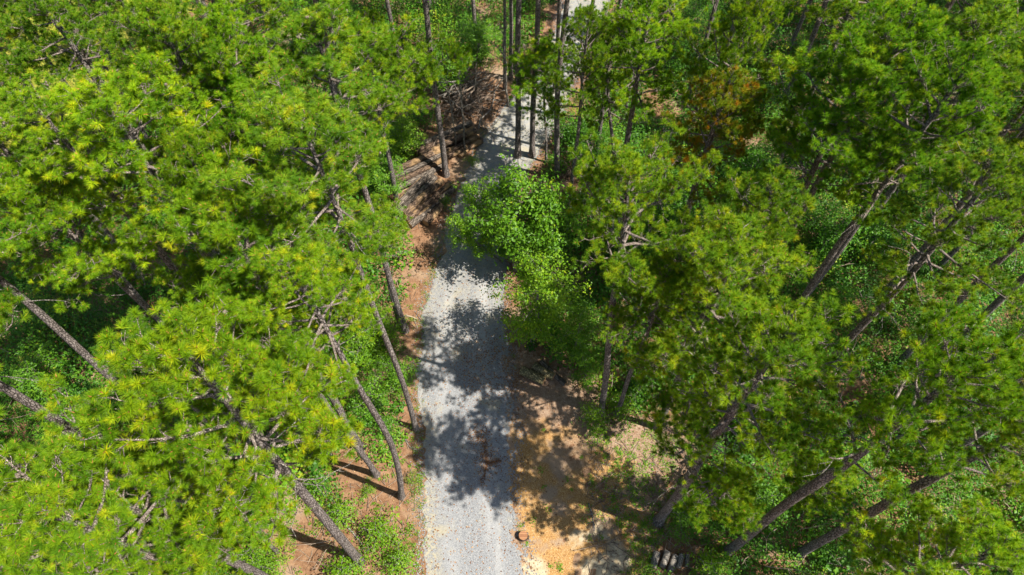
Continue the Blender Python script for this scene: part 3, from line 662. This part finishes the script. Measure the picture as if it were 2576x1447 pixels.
shr = [((950, 800), 2.6, 1.5, LB, 'bright shrub at the foot of the brown-trunked pine'), ((900, 860), 2.4, 1.4, LB, 'bright shrub just in front of the brown-trunked pine'), ((985, 930), 2.6, 1.3, LG, 'green shrub leaning toward the gravel across from the fat logs'),
       ((925, 985), 2.6, 1.5, LG, 'dark green shrub between the bowed pine and the slender gravel-edge pine'), ((975, 1060), 1.6, 1.1, LG, 'low shrub beside the foot of the slender gravel-edge pine'), ((800, 1120), 1.8, 1.2, LG, 'shrub at the foot of the twin-stemmed sapling pine'),
       ((790, 1220), 1.5, 1.3, LB, 'low yellow-green shrub on the dirt in front of the bowed pine'), ((850, 1290), 1.4, 1.3, LB, 'yellow-green shrub above the base of the scaly leaning trunk'), ((950, 1330), 1.6, 1.4, LB, 'sparse yellow-green shrub between the scaly trunk and the gravel'),
       ((1000, 1410), 1.6, 1.3, LB, 'shrub beside the gravel at the bottom edge'), ((860, 1430), 1.6, 1.4, LB, 'shrub round the base of the scaly leaning trunk'), ((640, 1420), 2.0, 1.2, LB, 'shrub on the dirt below the small thin leaning pine'),
       ((1035, 1205), .7, .5, LB, 'small yellow-green bush between the bowed pine and the gravel'), ((930, 1230), .5, .45, LB, 'tiny yellow-green bush on dirt between the two trunk shadows'),
       ((1495, 1030), 1.8, .9, LB, 'yellow-green bush at the foot of the round-crowned pine'), ((1560, 1010), 1.5, 1.0, LB, 'yellow-green bush beside the round-crowned pine on the weedy dirt'), ((1480, 905), 3.0, 1.0, LG, 'upright green shrub behind the fat logs'), ((1620, 960), 1.8, 1.1, LG, 'green shrub in front of the largest pine trunk'),
       ((1720, 1290), 1.5, 1.0, LG, 'shrub at the foot of the leaning trunk by the chips'), ((1615, 1425), .5, .45, LB, 'low bush beside the short grey logs'), ((1790, 1420), 1.4, 1.1, LB, 'shrub just past the short grey logs'),
       ((1900, 1250), 2.4, 1.4, LG, 'shrub behind the longest dark trunk'), ((1960, 1060), 3.0, 1.5, LG, 'sunlit shrub in the gap under the largest pine'), ((2020, 1020), 3.2, 1.5, LG, 'pale sunlit shrub in the gap between the largest pine and the olive pines'),
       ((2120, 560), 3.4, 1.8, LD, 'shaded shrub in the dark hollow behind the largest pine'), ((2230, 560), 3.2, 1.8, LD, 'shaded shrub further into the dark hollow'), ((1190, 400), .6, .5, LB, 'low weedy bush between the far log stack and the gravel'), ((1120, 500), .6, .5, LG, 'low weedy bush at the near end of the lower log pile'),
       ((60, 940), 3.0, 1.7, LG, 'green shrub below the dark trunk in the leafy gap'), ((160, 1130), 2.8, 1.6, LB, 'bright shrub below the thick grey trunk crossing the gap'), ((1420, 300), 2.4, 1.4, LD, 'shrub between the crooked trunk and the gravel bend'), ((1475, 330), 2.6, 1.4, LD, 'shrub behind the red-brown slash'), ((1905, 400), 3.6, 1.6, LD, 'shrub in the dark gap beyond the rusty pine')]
for t_, h, R, tn, lb in shr:
    if t_[0] < 1080: R *= .86
    v = SHRUBS[min(range(6), key=lambda k: abs(SHRUBS[k][2] - h) + random.uniform(0, .5))]
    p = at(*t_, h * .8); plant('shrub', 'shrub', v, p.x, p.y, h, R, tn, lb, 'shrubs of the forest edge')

# the leafy ground layer under the pines: one uncountable mass
r = np.random.default_rng(5); mb = MB(); cnt = 0
LP = [p for p in (at(1110, 380), at(1060, 500), at(1180, 250))]
grid = [(x + r.uniform(-.35, .35), y + r.uniform(-.35, .35)) for x in np.arange(-38, 38, .68) for y in np.arange(-2, 52, .68)]
for x, y in grid:
    d = from_track(x, y)
    if d < 0.7: continue
    a = pix(x, y, 1)
    if not (-200 < a[0] < 2780 and -260 < a[1] < 1700): continue
    if in_poly(x, y, DIRT_R): continue
    if in_poly(x, y, DIRT_L) and r.random() < .93: continue
    if x < -24 and y > 27 and r.random() < .93: continue
    if math.hypot((x + 3.9) * .9, y - 28.2) < 2.1 or math.hypot(x + 5.2, y - 24.6) < 2.2 or math.hypot(x + 2.7, y - 33) < 3.2: continue
    if x > 0 and (math.hypot(x - 3.2, y - 25.5) < 1.0 or math.hypot(x - 6.6, y - 5.3) < 1.1): continue
    nz = fbm(x, y, .3, 3)
    if nz < -0.5 and r.random() < .5: continue
    h = max(.45, 1.15 + 1.9 * nz + r.uniform(-.4, .7)); R = r.uniform(.55, .95)
    if d < 1.6: h = r.uniform(.2, .5); R *= .6
    if d < 2.2 and y < 27 and r.random() < .35: continue
    n = int((125 + 150 * R * R) * (.75 + .35 * h)); kind_ = r.random(); ls = r.uniform(.05, .075) if kind_ < .3 else (r.uniform(.085, .13) if kind_ < .75 else r.uniform(.14, .20)); n = int(n * min(2.4, (.105 / ls) ** 1.4))
    u = r.normal(size=(n, 3)); u /= np.linalg.norm(u, axis=1)[:, None]; u[:, 2] = np.abs(u[:, 2]); rr = r.uniform(.45, 1.08, n)[:, None]
    sp = np.round(u * 2.2) / 2.2; u = u * .55 + sp * .45
    Pp = u * rr * np.array([R, R, h]) + np.array([x, y, hgt(x, y) + .03])
    leaves(mb, Pp, u * .5 + np.array([0, 0, .8]) + r.normal(0, .45, (n, 3)), ls, .46 + .20 * r.normal() + r.normal(0, .15, n), r); cnt += n
print('undergrowth leaves', cnt)
tag(mb.obj('undergrowth', [M_under]), kind='stuff')

# weeds on the open dirt
mb = MB()
for k in range(900):
    if k < 520:
        px, py = r.uniform(1480, 1780), r.uniform(1050, 1447)
        if px < 1480 + max(0, (py - 1050)) * .25 and r.random() < .85: continue
        if px < 1400 + (py - 1050) * .5 and r.random() < .5: continue
    elif k < 820: px, py = r.uniform(700, 1060), r.uniform(600, 1447)
    else: px, py = r.uniform(1300, 1660), r.uniform(1080, 1447)
    p = at(px, py)
    if from_track(p.x, p.y) < .05 or not (in_poly(p.x, p.y, DIRT_R) or in_poly(p.x, p.y, DIRT_L)): continue
    if k >= 820 and r.random() < .7: continue
    R = r.uniform(.06, .22); n = int(10 + 120 * R)
    off = r.normal(size=(n, 3)) * [R * .6, R * .6, R * .4]; off[:, 2] = np.abs(off[:, 2])
    leaves(mb, off + [p.x, p.y, hgt(p.x, p.y) + .03], off * 3 + [0, 0, .8] + r.normal(0, .4, (n, 3)), .065, .72 + r.normal(0, .16, n), r)
# weedy fringe along the gravel
for k in range(260):
    y = r.uniform(3, 30); a, b = track_x(y); x = a - abs(r.normal(.12, .22)) if r.random() < .75 else b + abs(r.normal(.25, .3))
    if x > b and y < 14: continue
    n = 16; off = np.abs(r.normal(size=(n, 3))) * [.1, .1, .09] * np.array([r.choice([-1, 1]), 1, 1])
    leaves(mb, off + [x, y, .03], off + [0, 0, .5] + r.normal(0, .5, (n, 3)), .055, .70 + r.normal(0, .2, n), r, asp=.4)
tag(mb.obj('weeds', [M_under]), kind='stuff')
# grass blades of the clearing
mb = MB(); n = 42000
x = r.uniform(-46, -21, n); y = r.uniform(25, 58, n); ok = np.array([(-46 < a < -22.5 + .6 * math.sin(b)) and b > 27 - (a + 24) * .05 for a, b in zip(x, y)]); x, y = x[ok], y[ok]; n = len(x)
P = np.stack([x, y, np.array([hgt(a, b) for a, b in zip(x, y)])], -1); az = r.uniform(0, 6.28, n); s = np.stack([np.cos(az), np.sin(az), 0 * az], -1) * .025
V = np.stack([P + s, P - s, P + np.stack([r.normal(0, .1, n), r.normal(0, .1, n), r.uniform(.15, .4, n)], -1)], 1)
mb.add(V.reshape(-1, 3), np.arange(3 * n).reshape(-1, 3), 0, np.clip(r.normal(.5, .25, n), 0, 1))
tag(mb.obj('clearing_grass', [M_grass]), kind='stuff')

# fallen leaves on the gravel and the dirt
mb = MB(); n = 0; PP = []; SS = []
hot = [(1390, 1180, .35), (1225, 1160, .4), (1180, 900, .7), (1240, 880, .7), (1210, 960, .7), (1290, 960, .5), (1205, 1100, .35)]
for k in range(8000):
    m_ = r.random()
    if m_ < .12:
        y = r.uniform(3.5, 20); a, b = track_x(y); x = r.uniform(a, b)
    elif m_ < .42:
        hx, hy, hs = hot[r.integers(1, len(hot))]; p = at(hx, hy); x, y = p.x + r.normal(0, hs * .8), p.y + r.normal(0, hs)
    else:
        p = at(r.uniform(650, 1760), r.uniform(600, 1447)); x, y = p.x, p.y
    a, b = track_x(y); z = .045 if a < x < b else hgt(x, y) + .04
    PP.append((x, y, z)); SS.append(r.uniform(.03, .085))
PP = np.array(PP); leaves(mb, PP, r.normal(0, .35, (len(PP), 3)) + [0, 0, 1], np.array(SS), r.uniform(.1, 1, len(PP)), r, asp=.7)
tag(mb.obj('fallen_leaves', [M_deadleaf]), kind='stuff')
# a drift of red-brown needles on the gravel, branching
mb = MB(); PP = []
for (x0, y0, x1, y1, n, wd) in ((1218, 1110, 1225, 1165, 130, .07), (1225, 1165, 1262, 1160, 130, .06), (1225, 1165, 1212, 1222, 130, .06)):
    a, b = at(x0, y0), at(x1, y1)
    for k in range(n):
        q = a.lerp(b, r.random()); PP.append((q.x + r.normal(0, wd), q.y + r.normal(0, wd), .05 + r.uniform(0, .03)))
PP = np.array(PP); leaves(mb, PP, r.normal(0, .4, (len(PP), 3)) + [0, 0, 1], .09, np.clip(r.normal(.42, .2, len(PP)), 0, .8), r, asp=.25)
tag(mb.obj('needle_drift_leaves', [M_deadleaf]), kind='stuff')
# twigs and bark chips lying on the open ground
mb = MB()
for k in range(2400):
    if r.random() < .5: p = at(r.uniform(1480, 1780), r.uniform(1060, 1447))
    else: p = at(r.uniform(660, 1060), r.uniform(560, 1447))
    if from_track(p.x, p.y) < .1: continue
    az = r.uniform(0, 6.28); ln = r.uniform(.06, .45) if r.random() < .9 else r.uniform(.5, 1.1); z = hgt(p.x, p.y) + .04
    d = np.array([math.cos(az), math.sin(az), 0]); q = np.array([p.x, p.y, z])
    tube(mb, [q, q + d * ln * .5 + [0, 0, .02], q + d * ln + r.normal(0, .02, 3)], [.011, .012, .007], 4, 0 if r.random() < .7 else 1)
for k in range(900):                       # pale bare twigs standing in the undergrowth
    x, y = r.uniform(-26, 26), r.uniform(2, 45)
    if from_track(x, y) < 1.2 or in_poly(x, y, DIRT_R): continue
    z = hgt(x, y); q = np.array([x, y, z + r.uniform(.3, 1.2)]); d = nrm(r.normal(0, 1, 3) * [1, 1, .6]); ln = r.uniform(.5, 1.7); Q = [q]
    for t in range(4): d = nrm(d + r.normal(0, .22, 3)); Q.append(Q[-1] + d * ln / 4)
    tube(mb, Q, np.linspace(.018, .006, 5), 4, 0 if r.random() < .8 else 1)
    for t in range(2): tube(mb, [Q[2], Q[2] + nrm(d + r.normal(0, .6, 3)) * ln * .35], [.009, .004], 3)
o = tag(mb.obj('twig_litter', [M_stick, M_darkstick]), kind='stuff')

# ------------------------------------------------------------------ logs
def log(name, p0, p1, rad, m, label, group, cat='log', cut=None):
    p0, p1 = Vector(p0), Vector(p1); mid = (p0 + p1) / 2; ax = p1 - p0; L = ax.length
    mb = MB(); k = 9; xs = np.linspace(-L / 2, L / 2, k); n = 14
    b1, b2 = random.uniform(-.02, .02) * L, random.uniform(-.01, .01) * L
    P = np.stack([xs, b1 * (1 - (2 * xs / L) ** 2), b2 * (1 - (2 * xs / L) ** 2)], -1); rr = rad * np.linspace(1.06, .92, k) * rng.uniform(.96, 1.04, k)
    tube(mb, P, rr, n, 0, False, .035)
    for s in range(random.randint(0, 2)):
        a = random.uniform(0, 6.28); x0 = random.uniform(-.3, .3) * L; d = np.array([.3, math.cos(a), math.sin(a)])
        tube(mb, [np.array([x0, 0, 0]) + d * rad * .8, np.array([x0, 0, 0]) + d * (rad + .06)], [rad * .22, rad * .17], 6, 0, True)
    o = mb.obj(name, [m]); o.location = mid; o.rotation_mode = 'QUATERNION'; o.rotation_quaternion = ax.to_track_quat('X', 'Z') @ Quaternion((1, 0, 0), random.uniform(0, 6.28))
    tag(o, label, cat, group)
    for sx, rad_ in ((-1, rr[0]), (1, rr[-1])):
        c = MB(); th = np.linspace(0, 2 * np.pi, n, endpoint=False); x = sx * (L / 2 + .003)
        V = [(x, 0, 0)] + [(x, rad_ * .93 * math.cos(t), rad_ * .93 * math.sin(t)) for t in th] + [(x - sx * .02, rad_ * .96 * math.cos(t), rad_ * .96 * math.sin(t)) for t in th]
        j = np.arange(n); F = np.stack([np.zeros(n, int), 1 + j, 1 + (j + 1) % n], -1)
        c.add(V, F, 0); c.add(V, np.stack([1 + j, 1 + n + j, 1 + n + (j + 1) % n, 1 + (j + 1) % n], -1), 0)
        c.obj('cut_end', [cut or M_cut], o)
    return o
LAYER = ['ground', 'second', 'third', 'top']
def stack(a, b, rows, rad, mats, nm, group, spread=1.0):
    """parallel logs piled up between the ground points a and b (the middle of the log butts)"""
    a, b = Vector(a), Vector(b); ax = (b - a).normalized(); side = Vector((-ax.y, ax.x, 0)); z = 0
    for li, n in enumerate(rows):
        for k in range(n):
            rr = rad * random.uniform(.78, 1.2); o_ = (k - (n - 1) / 2) * rad * 2.12 * spread + random.uniform(-.04, .04)
            sh = random.uniform(-.3, .3); z0 = rad * (1 + li * 1.66) + .05; dv = random.uniform(-.10, .10)
            p0 = a + side * (o_ - dv) + ax * sh; p1 = b + side * (o_ + dv) + ax * (sh + random.uniform(-.35, .25))
            p0.z = z0 + hgt(p0.x, p0.y); p1.z = z0 + hgt(p1.x, p1.y) + random.uniform(-.03, .05)
            m = random.choice(mats)
            look = {'log_bark': 'peeling brown', 'old_log_bark': 'weathered grey', 'mossy_log_bark': 'mossy'}[m.name]
            log('log', p0, p1, rr, m, f"{look} log, {ORD[n - 1 - k]} from the gravel in the {LAYER[li]} layer of the {nm}", group)
ax = Vector((2.6, 1.75, 0)).normalized()
g1 = 'logs of the far stack'; c = at(1128, 375); stack(c - ax * 1.75, c + ax * 1.75, [5, 4, 3], .17, [M_log, M_log, M_oldlog], 'far stack', g1)
c = at(1046, 440); stack(c - ax * 1.6, c + ax * 1.6, [4, 3, 2], .16, [M_oldlog, M_oldlog, M_log], 'dark middle stack', 'logs of the dark middle stack')
ax2 = Vector((1.95, 2.6, 0)).normalized(); c = at(1052, 515); stack(c - ax2 * 1.7, c + ax2 * 1.7, [6, 5, 3], .165, [M_log, M_oldlog, M_log], 'lower pile', 'logs of the lower pile')
for i_, (x0, y0, x1, y1, rr, lb) in enumerate([(1044, 556, 1108, 508, .20, 'short stout brown log lying loose before the lower pile'), (1072, 570, 1112, 525, .22, 'shortest stout brown log with orange butt facing the dirt, before the lower pile')]):
    a, b = at(x0, y0), at(x1, y1); a.z = b.z = rr + .08; log('log', a, b, rr, M_log, lb, None)
for i_, (x0, y0, x1, y1, lb) in enumerate([(1150, 392, 1180, 362, 'split pale log at the gravel end of the far stack'), (1158, 400, 1192, 364, 'second split pale log nearest the gravel at the far stack')]):
    a, b = at(x0, y0), at(x1, y1); a.z = b.z = .2; log('log', a, b, .12, M_cut, lb, None)
for (x0, y0, x1, y1, rr, m, lb) in [(1312, 937, 1368, 966, .22, M_molog, 'fattest mossy log, closest to the gravel of the three'), (1342, 926, 1392, 956, .21, M_molog, 'middle mossy log of the three beside the gravel'),
                                    (1360, 915, 1422, 972, .13, M_oldlog, 'thinner dark log with a cut end behind the two mossy logs')]:
    a, b = at(x0, y0), at(x1, y1); a.z = rr + hgt(a.x, a.y) + .02; b.z = rr + hgt(b.x, b.y) + .02; log('log', a, b, rr, m, lb, None)
for (x0, y0, x1, y1, rr, lb) in [(1650, 1392, 1640, 1432, .14, 'short grey log lying at the clearing end of the bottom log row'), (1676, 1390, 1662, 1430, .14, 'second short grey log in the row at the bottom edge'), (1696, 1400, 1682, 1440, .13, 'third short grey log in the row at the bottom edge'),
                                 (1712, 1398, 1702, 1432, .12, 'fourth short grey log in the row at the bottom edge'), (1726, 1398, 1726, 1428, .09, 'thin short upright-set log at the bush end of the bottom row')]:
    a, b = at(x0, y0), at(x1, y1); a.z = b.z = rr + .03 + hgt(a.x, a.y); log('log', a, b, rr, M_grey, lb, None, cut=M_stick)
# stump
p = at(1316, 1352); mb = MB(); n = 18
tube(mb, [(0, 0, -.05), (0, 0, .05), (.005, 0, .16), (.0, .01, .33)], [.34, .24, .20, .185], n, 0, False, .13)
o = mb.obj('tree_stump', [M_log]); o.location = (p.x, p.y, 0); tag(o, 'cut tree stump with orange top standing on wood chips beside the gravel', 'stump')
c = MB(); th = np.linspace(0, 2 * np.pi, n, endpoint=False); j = np.arange(n)
V = [(0, .01, .335)] + [(.185 * math.cos(t), .01 + .185 * math.sin(t), .335) for t in th] + [(.19 * math.cos(t), .01 + .19 * math.sin(t), .31) for t in th]
c.add(V, np.stack([np.zeros(n, int), 1 + j, 1 + (j + 1) % n], -1)); c.add(V, np.stack([1 + j, 1 + n + j, 1 + n + (j + 1) % n, 1 + (j + 1) % n], -1)); c.obj('cut_top', [M_stumpcut], o)
# loose branches lying on the ground
def branch(pts, rad, m, label, forks=2):
    mb = MB(); P = []
    p0 = at(*pts[0])
    for q in pts:
        a = at(*q); P.append(np.array([a.x - p0.x, a.y - p0.y, hgt(a.x, a.y) + .05 - hgt(p0.x, p0.y)]))
    # resample with a little wander
    Q = [P[0]]
    for a, b in zip(P[:-1], P[1:]):
        for k in range(1, 4): Q.append(a + (b - a) * k / 3 + rng.normal(0, .02, 3) * [1, 1, .3])
    tube(mb, Q, np.linspace(rad, rad * .45, len(Q)), 6, 0, True)
    for k in range(forks):
        b = Q[int(rng.integers(1, len(Q)))]; d = nrm(Q[-1] - Q[0] + rng.normal(0, .8, 3) * [1, 1, .2]); d[2] = abs(d[2]) * .3
        tube(mb, [b, b + d * rng.uniform(.2, .5)], [rad * .5, rad * .25], 4, 0, True)
    o = mb.obj('fallen_branch', [m]); o.location = (p0.x, p0.y, hgt(p0.x, p0.y)); return tag(o, label, 'branch')
branch([(1480, 1268), (1488, 1300), (1494, 1340)], .035, M_grey, 'pale grey stick lying across the shadow bands on the wood chips')
branch([(1024, 796), (1052, 806)], .05, M_stick, 'short pale branch on dirt beside the thick gravel-edge pine', 1)
branch([(1002, 1078), (1020, 1110), (1040, 1135)], .04, M_grey, 'grey stick on dirt at the foot of the slender gravel-edge pine')
branch([(915, 1212), (925, 1250), (930, 1278)], .03, M_darkstick, 'dark thin stick lying on dirt before the bowed pine', 1)
branch([(860, 1310), (895, 1345), (925, 1395)], .05, M_grey, 'grey crooked branch in the bushes beside the scaly leaning trunk', 3)
branch([(690, 1400), (675, 1440)], .025, M_stick, 'straight pale stick on dirt at the bottom edge', 0)
branch([(1505, 985), (1512, 1020), (1522, 1040)], .03, M_stick, 'orange-brown stick leaning at the foot of the round-crowned pine', 1)
branch([(1690, 1120), (1712, 1145)], .035, M_stick, 'pale branch piece on the weedy dirt by the leaning trunk', 1)

# ------------------------------------------------------------------ brush pile and slash
bc = at(1178, 250)
mb = MB(); r = np.random.default_rng(21)
def stick_at(c, R, Hm, lmin, lmax, az0=None):
    a = r.uniform(0, 6.28); q = abs(r.normal(0, .42)); q = min(q, 1.0); z = r.uniform(0.05, 1) * Hm * (1 - q ** 1.5) + .08
    m0 = np.array([c[0] + R[0] * q * math.cos(a), c[1] + R[1] * q * math.sin(a), z]); az = r.normal(az0, .55) if az0 is not None else r.uniform(0, 6.28)
    d = np.array([math.cos(az), math.sin(az), r.normal(0, .16)]); ln = r.uniform(lmin, lmax); P = []
    for k in range(6): P.append(m0 + d * ln * (k / 5 - .5) + r.normal(0, .03 * ln, 3)); P[-1][2] = max(.05, P[-1][2])
    return P
for k in range(620):
    P = stick_at((bc.x, bc.y), (2.4, 3.4), 1.25, .5, 2.2, .75 if r.random() < .6 else None); tube(mb, P, np.linspace(1, .4, 6) * r.uniform(.012, .035), 4, 0 if r.random() < .4 else 1)
o = mb.obj('brush_pile', [M_stick, M_darkstick]); tag(o, 'tangled grey-brown brush pile of dead branches between the far stack and the bend', 'brush pile', kind='stuff')
for k in range(18):
    P = stick_at((bc.x, bc.y), (2.0, 2.8), 1.5, 2.2, 4.2, .75); b = MB(); c0 = np.mean(P, 0); P = np.array(P); P[:, 2] += .25
    tube(b, P - c0, np.linspace(1, .45, 6) * r.uniform(.035, .065), 6, 0, True)
    for s in range(3):
        q = P[int(r.integers(2, 6))] - c0; tube(b, [q, q + r.normal(0, .35, 3)], [.018, .008], 4)
    o = b.obj('dead_branch', [M_grey if k % 3 else M_stick]); o.location = c0; tag(o, 'long pale dead branch lying on the tangled brush pile', 'branch', 'pale branches on the brush pile')
mb = MB(); sc = at(1405, 445)
for k in range(240):
    P = stick_at((sc.x + .3, sc.y), (1.6, 1.5), .7, .3, 1.3); tube(mb, P, np.linspace(1, .4, 6) * r.uniform(.008, .022), 4, 0 if r.random() < .25 else 1)
n = 500; Pp = np.stack([r.normal(sc.x + .3, .8, n), r.normal(sc.y, .7, n), r.uniform(.1, .6, n)], -1)
leaves(mb, Pp, r.normal(size=(n, 3)), .10, r.uniform(0, .6, n), r, 2, .3)
tag(mb.obj('slash_heap', [M_stick, M_darkstick, M_deadleaf]), 'red-brown heap of dead slash under the tall trunks at the bend', 'brush pile', kind='stuff')
# bare pale saplings beside the brush pile
def bare(bpx, tpx, rad, label, seed):
    b = at(*bpx); d = ray(*tpx); t = (d.x * b.x + d.y * b.y) / (d.x ** 2 + d.y ** 2); tip = Vector((d.x * t, d.y * t, CAM_H + d.z * t))
    b.z = hgt(b.x, b.y) - .03; T = np.array(tip - b); q_ = np.random.default_rng(seed); mb = MB(); bb = MB()
    P = [T * k / 9 + q_.normal(0, .05, 3) * (0 if k == 0 else 1) for k in range(10)]; tube(mb, P, np.linspace(rad, .012, 10), 8)
    for k in range(9):
        i = int(q_.integers(4, 9)); p0 = P[i]; dd = nrm(np.array([*q_.normal(0, 1, 2), 1.0])); ln = q_.uniform(.6, 1.8); Q = [p0]
        for s in range(4): dd = nrm(dd + q_.normal(0, .2, 3)); Q.append(Q[-1] + dd * ln / 4)
        tube(bb, Q, np.linspace(rad * .4, .006, 5), 5)
        for s in range(2): tube(bb, [Q[2 + s], Q[2 + s] + nrm(dd + q_.normal(0, .6, 3)) * .5], [.01, .005], 4)
    root = empty('bare_tree', b, label, 'dead tree'); mb.obj('trunk', [M_grey], root); bb.obj('branches', [M_grey], root)
bare((1372 - 0, 0) if False else (1212 - 40, 384), (1150, 110), .06, 'bare pale dead sapling with forked top standing in front of the brush pile', 1)
bare((1155, 386), (1120, 190), .045, 'thinner bare sapling just behind the forked pale one', 2)
bare((1212, 360), (1212, 250), .04, 'short bare stem poking from the gravel side of the brush pile', 3)
bare((1278, 268), (1262, 60), .07, 'bare dead tree with crooked limbs between brush pile and gravel', 4)
bare((830, 1000), (850, 790), .06, 'bare grey dead stem leaning behind the crown of the bowed pine', 5)
bare((1560, 880), (1650, 720), .05, 'bare twiggy dead sapling behind the round-crowned pine', 6)
bare((1640, 620), (1690, 330), .08, 'bare dead tree with long curving limb near the rusty pine', 7)
